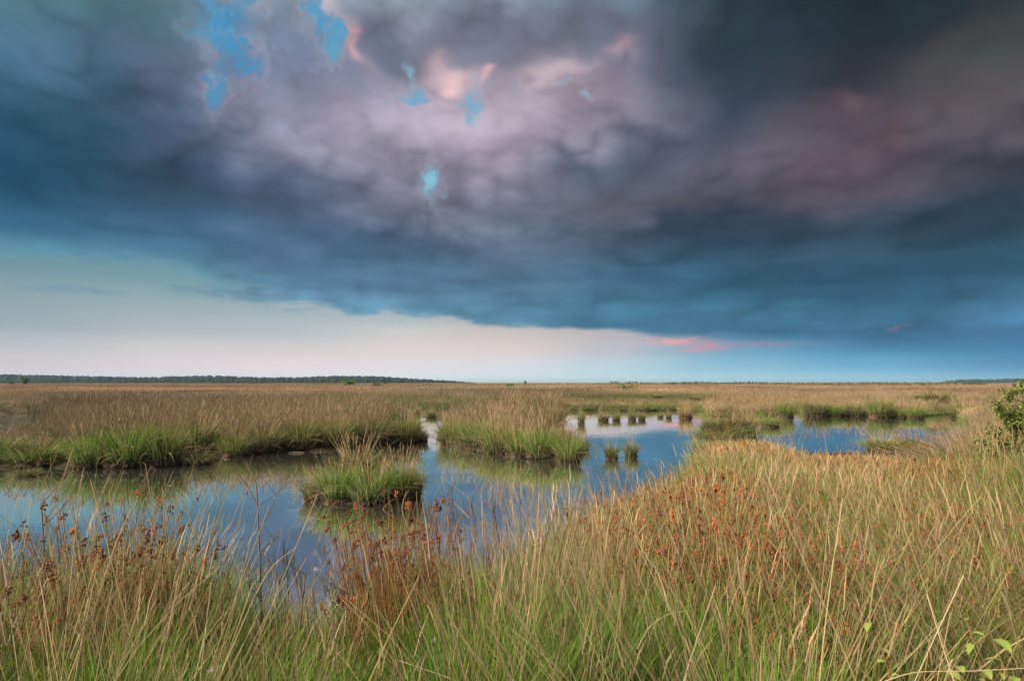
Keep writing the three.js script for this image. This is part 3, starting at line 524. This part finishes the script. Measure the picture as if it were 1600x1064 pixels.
{
  const R = rng(71);
  // three rush clumps one can point to
  function rushClump(px, d, spots, o, label) {
    const g = new THREE.Group(), [x, z] = reach(px, d), stems = [], heads = [];
    for (const [dx, dz, s] of spots) { const c = rush(R, { ...o, h: o.h * s }); for (const k of ['stems', 'heads']) c[k].translate(dx, heightAt(x + dx, z + dz) - heightAt(x, z), dz); stems.push(c.stems); heads.push(c.heads); }
    g.position.set(x, heightAt(x, z), z);
    part(g, 'stems', mergeGeometries(stems), strawMat, 'stuff'); part(g, 'flower_heads', mergeGeometries(heads), strawMat, 'stuff');
    tag(add(g, 'rush_clump'), label, 'rushes'); return g;
  }
  const ring = (n, w, dep) => Array.from({ length: n }, () => [(R() - .5) * w, (R() - .5) * dep, .85 + .25 * R()]);
  rushClump(222, 3.1, ring(9, .5, .4), { n: 34, h: 1.12, r: .1, c0: [.16, .14, .045], c1: [.17, .2, .06], dead: .4, spread: .24 }, 'tall rush clump with red brown flower heads standing against the water at left');
  rushClump(40, 2.9, ring(5, .4, .4), { n: 26, h: .92, r: .12, c0: K.olive, c1: K.olive, dead: .3, spread: .5 }, 'loose rush clump with a few dark red heads at the left edge of the photo');
  rushClump(648, 3.2, ring(9, .34, .4), { n: 40, h: 1.06, r: .1, c0: [.36, .15, .05], c1: [.34, .2, .07], dead: .5, spread: .2 }, 'rust coloured rush clump in front of the small islet');
  rushClump(602, 3.0, ring(2, .1, .1), { n: 16, h: .86, r: .06, c0: K.green, c1: [.2, .24, .05], dead: .1, spread: .42, flower: .9 }, 'few leaning green rushes with dark knots, left of the rust coloured clump');

  // sown covers of the near bank
  const V = (n, o) => Array.from({ length: n }, () => sward(R, o));
  const kinds = {
    fresh: V(6, { r: .14, n: 60, h: .72, m: 2, top: .95, w: .0072, sag: .55, c0: [.025, .085, .005], c1: [.175, .33, .02], s1: K.straw, segs: 5 }),
    olive: V(6, { r: .15, n: 44, h: .62, m: 4, top: .9, w: .0066, sag: .7, c0: [.045, .08, .009], c1: [.25, .27, .04], s1: K.straw, segs: 5 }),
    straw: V(6, { r: .16, n: 30, h: .5, m: 10, top: 1, w: .0062, c0: K.olive, c1: K.straw, s1: K.strawPale, segs: 6 }),
    leanL: V(6, { r: .17, n: 30, h: .5, m: 11, top: 1.05, w: .0062, c0: K.olive, c1: K.straw, s1: K.straw, lean: .62, leanAz: Math.PI, segs: 6 }),
    leanR: V(5, { r: .16, n: 24, h: .42, m: 8, top: 1.05, w: .0062, c0: K.olive, c1: K.straw, s1: K.straw, lean: .35, leanAz: 0, segs: 6 }),
    purple: V(3, { r: .14, n: 26, h: .62, m: 7, top: 1.02, w: .0056, sag: .6, c0: [.06, .14, .016], c1: K.greenTip, s1: [.17, .085, .085], segs: 5 }),
    brown: V(4, { r: .15, n: 40, h: .3, m: 3, top: .5, w: .006, c0: K.peat, c1: [.2, .105, .06], s1: [.34, .15, .09], segs: 3 }),
  };
  const rushes = [0, 1, 2, 3, 4, 5].map(() => rush(R, { n: 26, r: .16, h: .66, w: .0032, c0: [.11, .17, .03], c1: [.24, .21, .06], dead: .22, spread: .42, flower: .8, size: .95, red: .65 }));
  const far = [0, 1, 2].map(() => rush(R, { n: 40, r: .3, h: .62, w: .006, c0: [.17, .16, .05], c1: [.33, .2, .08], dead: .4, spread: .45, flower: .5, size: 1.35 }));
  const P = { fresh: [], olive: [], straw: [], leanL: [], leanR: [], purple: [], brown: [] }, Q = rushes.map(() => []), QF = far.map(() => []);
  const put = (k, x, z, s, t, turn, tall) => P[k].push([x, z, s, [t * (1 + .16 * (R() - .5)), t, t * (1 + .1 * (R() - .5))], turn, tall]);
  // the skyline of the near plants, x,y in the picture: whatever stands on the bank stays about as tall as reaches it
  const skyline = pairs('-260,860 0,850 90,850 140,800 200,778 300,800 340,890 400,925 540,935 575,880 620,830 700,830 730,855 830,850 860,800 900,775 960,785 1000,765 1080,745 1110,705 1180,690 1240,714 1330,714 1400,720 1490,724 1515,692 1550,668 1620,650 1860,640');
  const room = (x, z) => { const px = x / -z * FOCAL + 800; let k = 0; while (k < skyline.length - 2 && px > skyline[k + 1][0]) k++; return EYE - heightAt(x, z) - (mix(skyline[k][1], skyline[k + 1][1], clamp((px - skyline[k][0]) / (skyline[k + 1][0] - skyline[k][0]))) - 597.9) * -z / FOCAL; };
  const topOf = { fresh: .8, olive: .76, straw: .98, leanL: .85, leanR: .95, purple: 1.02, brown: .4 };
  for (let k = 0; k < 15000; k++) {
    const d = Math.sqrt(mix(1.35 * 1.35, 15 * 15, R())), px = -260 + 2120 * R(), x = bearingX(px, d), z = -d, w = wet(x, z);
    if (w > -.02) continue;
    if (d > 5.6 && px < 880) continue;
    const t = .8 + .4 * R() + .3 * fbm(x * 1.1, z * 1.1, 2), n = fbm(x * .9 + 7, z * .9, 3), u = R(), edge = smooth(.02, .5, -w), fall = (R() - .5) * .7;
    if (d > 11.5 && px < 1090) continue;
    let kind, s = 1, tall = 1;
    if (px < 350) { kind = u < .42 ? 'fresh' : u < .7 ? 'olive' : u < .8 ? 'straw' : u < .92 ? 'leanR' : 'brown'; }
    else if (px < 565) { if (d > 3.6 && u < .5) continue; kind = u < .55 ? 'fresh' : u < .8 ? 'olive' : u < .86 ? 'straw' : u < .92 ? 'leanR' : 'purple'; }
    else if (px < 690) { kind = u < .3 ? 'fresh' : u < .62 ? 'olive' : u < .72 ? 'straw' : u < .92 ? 'brown' : 'purple'; }
    else if (px < 840) { kind = u < .8 ? 'fresh' : u < .97 ? 'purple' : 'straw'; tall = d > 2 ? 1.3 : 1.1; }
    else if (px < 985) { kind = u < .45 ? 'fresh' : u < .68 ? 'olive' : u < .94 ? 'straw' : 'leanL'; }
    else {
      const right = smooth(1250, 1560, px + 160 * n);
      kind = u < .45 * (1 - right) ? 'fresh' : u < mix(.78, .42, right) ? 'olive' : u < mix(.88, .5, right) ? 'straw' : 'leanL';
      if (d < 2.7 && px > 1330) { if (d < 2 && u > .5) continue; kind = u < .75 || d < 2 ? 'brown' : 'fresh'; if (kind === 'fresh') tall = .6; }
      if (kind === 'leanL' || kind === 'straw') tall = mix(1, 1.2, right); if (n > .04 && d > 3) kind = u < .55 ? 'fresh' : 'olive';
      if (right < .6 && d > 5 && u > .8) kind = 'straw';
    }
    s = (.85 + .4 * R()) * (d > 7 ? 1.35 : 1);
    const cap = room(x, z) * (.72 + .34 * R()) / topOf[kind]; if (cap < .16) continue;
    tall = Math.min(tall * (.8 + .35 * R()) * mix(.6, 1, edge) * mix(.62, 1, smooth(1.5, 2.9, d)), cap);
    put(kind, x, z, s, t, kind.startsWith('lean') ? fall : undefined, tall / s);
  }
  for (let k = 0; k < 2100; k++) {                                      // the wide rush bed on the right
    const d = Math.sqrt(mix(9, 13 * 13, R())), px = 940 + 600 * R(), x = bearingX(px, d), z = -d;
    if (wet(x, z) > -.05 || .45 * fbm(x * .8, z * .8, 2) + .42 * smooth(1800, 1540, px) - .25 * smooth(4, 2.6, d) < .06 + .64 * R()) continue;
    Q[Math.floor(R() * Q.length)].push([x, z, 1, .85 + .4 * R(), undefined, Math.min(mix(1.18, .9, smooth(3.5, 11, d)), room(x, z) * (.8 + .3 * R()) / .62)]);
  }
  for (let k = 0; k < 700; k++) {                                      // its far, reddish edge by the right pool, and the spit
    const d = 11 + 13 * R(), px = 1085 + 420 * R(), x = bearingX(px, d), z = -d;
    if (wet(x, z) > -.02 || (px > 1180 && d > 19) || R() < .3 || (room(x, z) < .1 && px > 1186)) continue;
    QF[Math.floor(R() * QF.length)].push([x, z, .9 + .3 * R(), .85 + .4 * R(), undefined, d > 14 && px < 1186 ? .32 + .2 * R() : Math.min(.9, Math.max(.3, room(x, z) * (.8 + .35 * R()) / .6))]);
  }
  for (let k = 0; k < 420; k++) {                                      // the low islet left of the right pool
    const d = 16 + 11 * R(), px = 1096 + 88 * R(), x = bearingX(px, d), z = -d; if (wet(x, z) > .06) continue;
    put(R() < .5 ? 'fresh' : R() < .75 ? 'olive' : 'straw', x, z, 2, .65 + .3 * R(), undefined, .13 + .08 * R());
  }
  // dense upright green stands: picture x, how wide, distance from, to, picture height of their tips, how many
  for (const [px0, wide, d0, d1, yt, n] of [[765, 70, 2, 3.3, 858, 70], [700, 25, 2.2, 2.8, 920, 14], [205, 85, 2.1, 2.8, 900, 34], [450, 110, 2, 3, 952, 46], [900, 60, 2.4, 4, 850, 40], [1010, 70, 2.6, 4.5, 850, 40], [1185, 80, 1.9, 2.8, 960, 46], [1130, 60, 3, 5, 830, 26]])
    for (let k = 0; k < n; k++) { const d = mix(d0, d1, R()), px = px0 + (R() + R() - 1) * wide, x = bearingX(px, d), z = -d; if (wet(x, z) > -.02) continue; const h = (EYE - heightAt(x, z) - (yt + 50 * R() - 598) * d / FOCAL) / .82; if (h > .15) put('fresh', x, z, .85, 1 + .3 * (R() - .5), undefined, h / .85); }
  for (let k = 0; k < 45; k++) { const d = 3.4 + 4.5 * R(), px = 935 + 190 * R(), x = bearingX(px, d), z = -d; if (wet(x, z) < -.05) Q[Math.floor(R() * Q.length)].push([x, z, 1, .85 + .4 * R(), undefined, room(x, z) * (.75 + .3 * R()) / .66]); }
  const grass = new THREE.Group();
  for (const k of Object.keys(P)) sow(grass, { fresh: 'green_grass', olive: 'mixed_grass', straw: 'dry_grass', leanL: 'leaning_grass', leanR: 'leaning_grass', purple: 'moor_grass', brown: 'dead_leaves' }[k], kinds[k], P[k], R);
  tag(add(grass, 'bank_grass'), 'tangled green and straw coloured grass covering the whole near bank', 'grass', null, 'stuff');
  const bed = new THREE.Group();
  Q.forEach((list, k) => { sow(bed, 'rush_stems', [rushes[k].stems], list, rng(80 + k), strawMat); sow(bed, 'flower_heads', [rushes[k].heads], list, rng(80 + k), strawMat); });
  QF.forEach((list, k) => { sow(bed, 'rush_stems', [far[k].stems], list, rng(90 + k), strawMat); sow(bed, 'flower_heads', [far[k].heads], list, rng(90 + k), strawMat); });
  tag(add(bed, 'rush_bed'), 'wide bed of rushes with red brown flower heads filling the right foreground', 'rushes', null, 'stuff');
}
// ---------------------------------------------------------------- shrub, saplings, bare twigs and small things
{
  const R = rng(101), g = new THREE.Group(), [x, z] = reach(1628, 7.6), wood = new Plant(), leaves = new Plant(), tips = [];
  for (const [dx, dz, h, a, t] of [[0, 0, 1.75, 0, .02], [-.25, .1, 1.3, 3.1, .2], [.2, -.1, 1.6, .2, .15], [-.4, 0, 1.15, 2.8, .32], [.4, .2, 1.5, .5, .25], [-.1, .3, 1.1, 3.6, .28], [.1, -.3, 1.4, 5, .2], [.6, 0, 1.6, .1, .3], [-.55, .1, .95, 3, .42], [-.7, .2, .85, 3.2, .5], [-.8, -.1, .7, 3, .55], [-.35, .3, 1.2, 3.3, .3]]) {
    const pts = wood.stalk(dx * .5, -.1, dz * .5, a, t, h, .25, .014, K.twig, K.brown, 7, 5);
    for (let b = 2; b < 8; b++) for (let s = 0; s < 4; s++) { const e = wood.stalk(...pts[b].slice(0, 3), R() * 6.283, .5 + .5 * R(), (.18 + .28 * R()) * (1.35 - b * .13), .25, .004, K.twig, K.brown, 3, 3); tips.push(...e.slice(1), pts[b]); }
  }
  for (let k = 0; k < 8000; k++) { const t = tips[Math.floor(R() * tips.length)], s = .07; leaves.leaf(t[0] + (R() - .5) * s, t[1] + (R() - .5) * s, t[2] + (R() - .5) * s, R() * 6.283, .7 - 1.2 * R(), .05 * (.6 + .7 * R()), .028, vary(R() < .25 ? K.deep : K.greenTip, R, .4), vary(R() < .5 ? K.lime : K.greenTip, R, .4), .5); }
  g.position.set(x, heightAt(x, z), z); part(g, 'branches', wood.build(), barkMat); part(g, 'foliage', leaves.build(), leafMat, 'stuff');
  g.scale.set(.92, 1.1, .92); tag(add(g, 'willow_shrub'), 'bushy green shrub with a thin topmost shoot at the right edge of the photo', 'shrub');

  // young shoots close to the lens: every leaf is a part
  const leafShapes = [0, 1, 2, 3, 4].map((k) => { const p = new Plant(); p.leaf(0, 0, 0, 0, .35 - .15 * k, 1, .58 + .05 * k, vary(K.lime, R, .15), vary([.30, .36, .07], R, .2), .5 + .2 * k); return p.build(); });
  function sapling(px, d, foot, sprays, label) {
    const o = new THREE.Group(), [sx, sz] = reach(px, d), s = new Plant();
    o.position.set(sx, foot, sz);
    for (const [dx, dz, h, a, t, n, size] of sprays) {
      const pts = s.stalk(dx, 0, dz, a, t, h, .3, .0035, [.2, .1, .05], [.3, .2, .07], 6, 5);
      for (let k = 0; k < n; k++) {
        const u = 2.4 + 3.6 * (k + .5) / n, i = Math.min(5, Math.floor(u)), f = u - i, m = part(o, 'leaf', leafShapes[k % 5], leafMat), p = pts[i], q = pts[i + 1] || p;
        m.position.set(mix(p[0], q[0], f), mix(p[1], q[1], f), mix(p[2], q[2], f)); m.rotation.set((R() - .5) * .6, k * 2.4 + R(), .3 * (R() - .3)); m.scale.setScalar(size * (.7 + .5 * R()));
      }
    }
    part(o, 'stem', s.build(), barkMat);
    tag(add(o, 'young_shoot'), label, 'sapling');
  }
  const base = .37;
  sapling(1545, 2.05, base, [[0, 0, .80, 3, .05, 12, .045], [.06, .05, .74, .3, .1, 9, .05], [-.1, .04, .72, 2.6, .12, 8, .045], [.12, -.04, .76, .8, .05, 9, .045]], 'yellow green leafy shoot at the bottom right corner, left of the big leaf');
  sapling(1408, 2.15, base, [[0, 0, .74, 3.4, .06, 10, .036], [.03, .03, .66, .4, .2, 8, .034], [.05, -.03, .64, 1.4, .1, 7, .032]], 'small yellow leafed shoot at the bottom edge, standing farther left');
  sapling(1612, 1.8, base, [[0, 0, .84, 3.3, .06, 8, .05], [-.06, .05, .76, 2.9, .2, 6, .05]], 'shoot with one big pale green leaf cut by the bottom right corner');

  // bare twigs
  function twig(px, d, h, lean, seed, label) {
    const T = rng(seed), o = new THREE.Group(), [tx, tz] = reach(px, d), s = new Plant(), b = new Plant();
    o.position.set(tx, heightAt(tx, tz) - .03, tz);
    const pts = s.stalk(0, 0, 0, lean > 0 ? 0 : Math.PI, Math.abs(lean), h, .06, .0075, K.twig, [.24, .17, .15], 10, 5);
    for (let k = 4; k < 11; k++) for (let m = 0; m < 1 + (k % 2); m++) {
      const e = b.stalk(...pts[k].slice(0, 3), (T() < .5 ? 0 : Math.PI) + (T() - .5), .55 + .5 * T(), h * (.09 + .12 * T()), -.25, .0032, [.22, .15, .13], [.28, .17, .14], 4, 3);
      if (T() < .7) b.stalk(...e[2].slice(0, 3), (T() < .5 ? 0 : Math.PI) + (T() - .5), .6, h * .07, .1, .0022, K.twig, [.28, .17, .14], 3, 3);
    }
    part(o, 'stem', s.build(), barkMat); part(o, 'twigs', b.build(), barkMat);
    tag(add(o, 'bare_sapling'), label, 'twig');
  }
  twig(424, 3.3, 1.2, -.03, 111, 'bare grey branching sapling standing before the water left of the islet');
  twig(104, 3.1, 1.12, -.06, 112, 'bare reddish sapling between the two left rush clumps');
  twig(505, 2.9, .86, .16, 113, 'low crooked bare twig below the islet');
  twig(535, 3.2, .86, .05, 114, 'thin dark bare twig beside the rust coloured rush clump');
  twig(345, 3.2, .92, -.22, 115, 'bare twig leaning left over the water right of the left rush clump');
  twig(470, 3.0, .82, .03, 116, 'short upright bare twig right of the tall grey sapling');

  // long single stalks that cross the foreground or stand against the water
  const S = new THREE.Group(), L = new Plant();
  for (let k = 0; k < 1250; k++) {
    const d = 1.6 + 4.2 * R() * R(), px = -80 + 1760 * Math.pow(R(), .82), [lx, lz] = reach(px, d);
    if (wet(lx, lz) > -.1) continue;
    if ((px > 330 && px < 850 && R() < .8) || (px > 1330 && d < 2.2)) continue;
    const toRight = px < 700 ? R() < .66 : R() < .15, slim = R(), h = (px < 700 && px > 330 ? .75 : 1) * (.85 + .55 * R()), c = vary(R() < .4 ? K.strawPale : K.straw, R, .2, .06);
    L.stalk(lx, heightAt(lx, lz), lz, (toRight ? 0 : Math.PI) + (R() - .5) * 1.3, (px > 950 ? .16 + .6 * R() : .06 + .42 * R()), h, .02 + .16 * R() * R() + (R() < .08 ? .8 : 0), (.0014 + .0018 * slim * slim) * (px < 330 ? 1.15 : 1), vary(K.olive, R, .2), c, 7, 3);
  }
  // px from, px to, distance from, to, picture height of the tips from, to, how many, colour, lean
  for (const [p0, p1, d0, d1, y0, y1, n, c, lean] of [[690, 830, 2.5, 3.8, 765, 860, 75, [.24, .13, .12], .14], [820, 985, 2.6, 5.2, 738, 840, 230, K.strawPale, .22], [960, 1130, 3.4, 7, 735, 800, 120, K.straw, .28], [300, 570, 2.5, 3.9, 850, 940, 80, [.26, .19, .14], .3],
    [300, 570, 2.5, 3.7, 850, 950, 70, K.olive, .2], [-20, 140, 2.4, 3.6, 830, 900, 60, [.26, .19, .14], .28], [140, 340, 2.6, 3.6, 790, 880, 80, K.straw, .22], [560, 720, 2.6, 3.6, 800, 880, 60, K.rust, .2], [1100, 1600, 4, 10, 690, 760, 240, K.straw, .45]])
    for (let k = 0; k < n; k++) {
      const d = mix(d0, d1, R()), px = mix(p0, p1, R()), [lx, lz] = reach(px, d); if (wet(lx, lz) > -.02) continue;
      const g = heightAt(lx, lz), h = EYE - g - (mix(y0, y1, R()) - 598) * d / FOCAL; if (h < .2) continue;
      const az = R() < .7 ? Math.PI + (R() - .5) : R() * 6.28, t = lean * R(), col = vary(c, R, .25, .1);
      const e = L.stalk(lx, g, lz, az, t, h * 1.03, .18 * R(), .0011 + .0005 * R() + d * .00012, vary(K.olive, R), col, 6, 3);
      if (c === K.purple || R() < .4) for (let m = 0; m < 5; m++) { const a = e[5], b = e[6], f = m / 5; L.blade(mix(a[0], b[0], f), mix(a[1], b[1], f), mix(a[2], b[2], f), az + m * 2.4, .1, h * .05, .2, .0045, col, col, 2, m); }
    }
  // the few nearest ones, bent where they stand
  for (const [d, line, r] of [[1.6, '1300,1078 1350,1062 1420,1047 1510,1050 1660,1049', .0022], [1.75, '1478,1080 1470,1010 1463,935', .0022], [2.1, '1262,1070 1278,1000 1304,885 1330,784', .0022], [2.2, '990,1000 1010,975 1040,960 1078,957', .0018], [2.3, '1330,1075 1290,960 1225,800 1205,735', .0022], [2.2, '1120,1075 1075,960 1000,850 985,790', .002], [2, '345,1075 372,1000 420,890 455,860', .002], [1.9, '575,1070 605,1000 652,905', .002], [1.9, '120,1075 150,960 175,850 188,800', .0021]]) {
    const pts = pairs(line).map(([a, b]) => new THREE.Vector3(bearingX(a, d), EYE - (b - 597.9) * d / FOCAL, -d)), curve = new THREE.CatmullRomCurve3(pts).getPoints(14);
    L.tube(curve.map((p, k) => [p.x, p.y, p.z - .006 * k, r * (1 - k / 26)]), K.straw, K.strawPale, 5);
  }
  part(S, 'stalks', L.build(), strawMat, 'stuff');
  tag(add(S, 'dry_stalks'), 'single long pale grass stalks leaning across the foreground', 'grass', null, 'stuff');

  // white tufts of down caught on stalks
  function down(px, d, h, lean, label) {
    const o = new THREE.Group(), [wx, wz] = reach(px, d), s = new Plant(), f = new Plant();
    o.position.set(wx, heightAt(wx, wz), wz);
    const pts = s.stalk(0, 0, 0, lean > 0 ? 0 : Math.PI, Math.abs(lean), h, .1, .002, K.olive, K.straw, 6, 4), e = pts[6];
    for (let k = 0; k < 70; k++) f.blade(e[0], e[1] - .004, e[2], R() * 6.28, R() * 1.1, .014 + .014 * R(), .6 * R(), .0016, [.75, .73, .68], [.85, .84, .8], 3, R() * 3);
    part(o, 'stem', s.build(), strawMat); part(o, 'down', f.build(), strawMat, 'stuff');
    tag(add(o, 'cotton_grass'), label, 'cotton grass');
  }
  down(285, 2.2, .70, .16, 'stalk with a large white fluffy tuft in the lower left grass');
  down(702, 2.5, .70, -.04, 'stalk with a small white tuft in the green grass right of the rust rushes');
  down(478, 3.1, .78, .05, 'thin stalk with a tiny white tuft before the water at left');
  down(578, 3.1, .80, .02, 'thin stalk with a tiny white tuft beside the rust rush clump');

  // stray stems standing in the shallows
  const few = [0, 1, 2].map(() => { const p = new Plant(); for (let k = 0; k < 7; k++) p.blade((R() - .5) * .5, -.1, (R() - .5) * .5, R() * 6.28, .05 + .5 * R(), .25 + .4 * R(), .2 + .9 * R(), .007, vary(K.olive, R), vary(R() < .5 ? K.straw : K.greenTip, R), 4, R() * 3); return p.build(); }), shallow = [];
  for (let k = 0; k < 9000 && shallow.length < 170; k++) { const d = 9 + 30 * R(), px = -60 + 1560 * R(), x = bearingX(px, d), w = wet(x, -d); if (w > .02 && w < .55 * R() && d > 8.5) shallow.push([x, -d, .8 + .5 * R(), .8 + .4 * R()]); }
  const sw = new THREE.Group(); sow(sw, 'water_stems', few, shallow, R); tag(add(sw, 'shallow_water_grass'), 'sparse grass stems standing in the shallow water along the banks', 'grass', null, 'stuff');
  // a pale stick at the foot of the bank, floating bits
  const st = new Plant(), [kx, kz] = survey(462, 708); st.tube([[-.2, .005, 0, .012], [-.05, .014, .01, .018], [.12, .012, 0, .016], [.22, .002, -.02, .008]], [.2, .14, .1], [.24, .17, .12], 7);
  const stick = new THREE.Mesh(st.build(), barkMat); stick.position.set(kx, .01, kz); stick.castShadow = true; tag(add(stick, 'drift_stick'), 'pale stick lying in the water at the foot of the left bank', 'stick');
  const bits = [], bit = new Plant(); for (let k = 0; k < 6; k++) { const a = k * 1.047; bit.p.push(Math.cos(a), .12 * (k % 2), Math.sin(a) * .6); bit.n.push(0, 1, 0); bit.c.push(.09, .09, .04); if (k > 1) bit.i.push(0, k, k - 1); }
  for (let k = 0; k < 130; k++) { const px = 140 * R() * R() + (R() < .5 ? 90 : 10) + 120 * R(), py = R() < .75 ? 738 + 16 * R() : 806 + 12 * R(), [bx, bz] = survey(px, py); if (wet(bx, bz) > .05) bits.push([bx, bz, .012 + .025 * R(), .6 + .8 * R()]); }
  const im = new THREE.InstancedMesh(bit.build(), leafMat, bits.length), M = new THREE.Matrix4(); bits.forEach(([bx, bz, s, t], k) => { M.makeRotationY(R() * 6).scale(new THREE.Vector3(s, s * .3, s)).setPosition(bx, .004, bz); im.setMatrixAt(k, M); im.setColorAt(k, new THREE.Color().setRGB(t, t, t)); });
  tag(add(im, 'floating_leaves'), 'specks of floating leaves on the dark water at the left bank', 'leaves', null, 'stuff');
}
renderer.render(scene, camera);
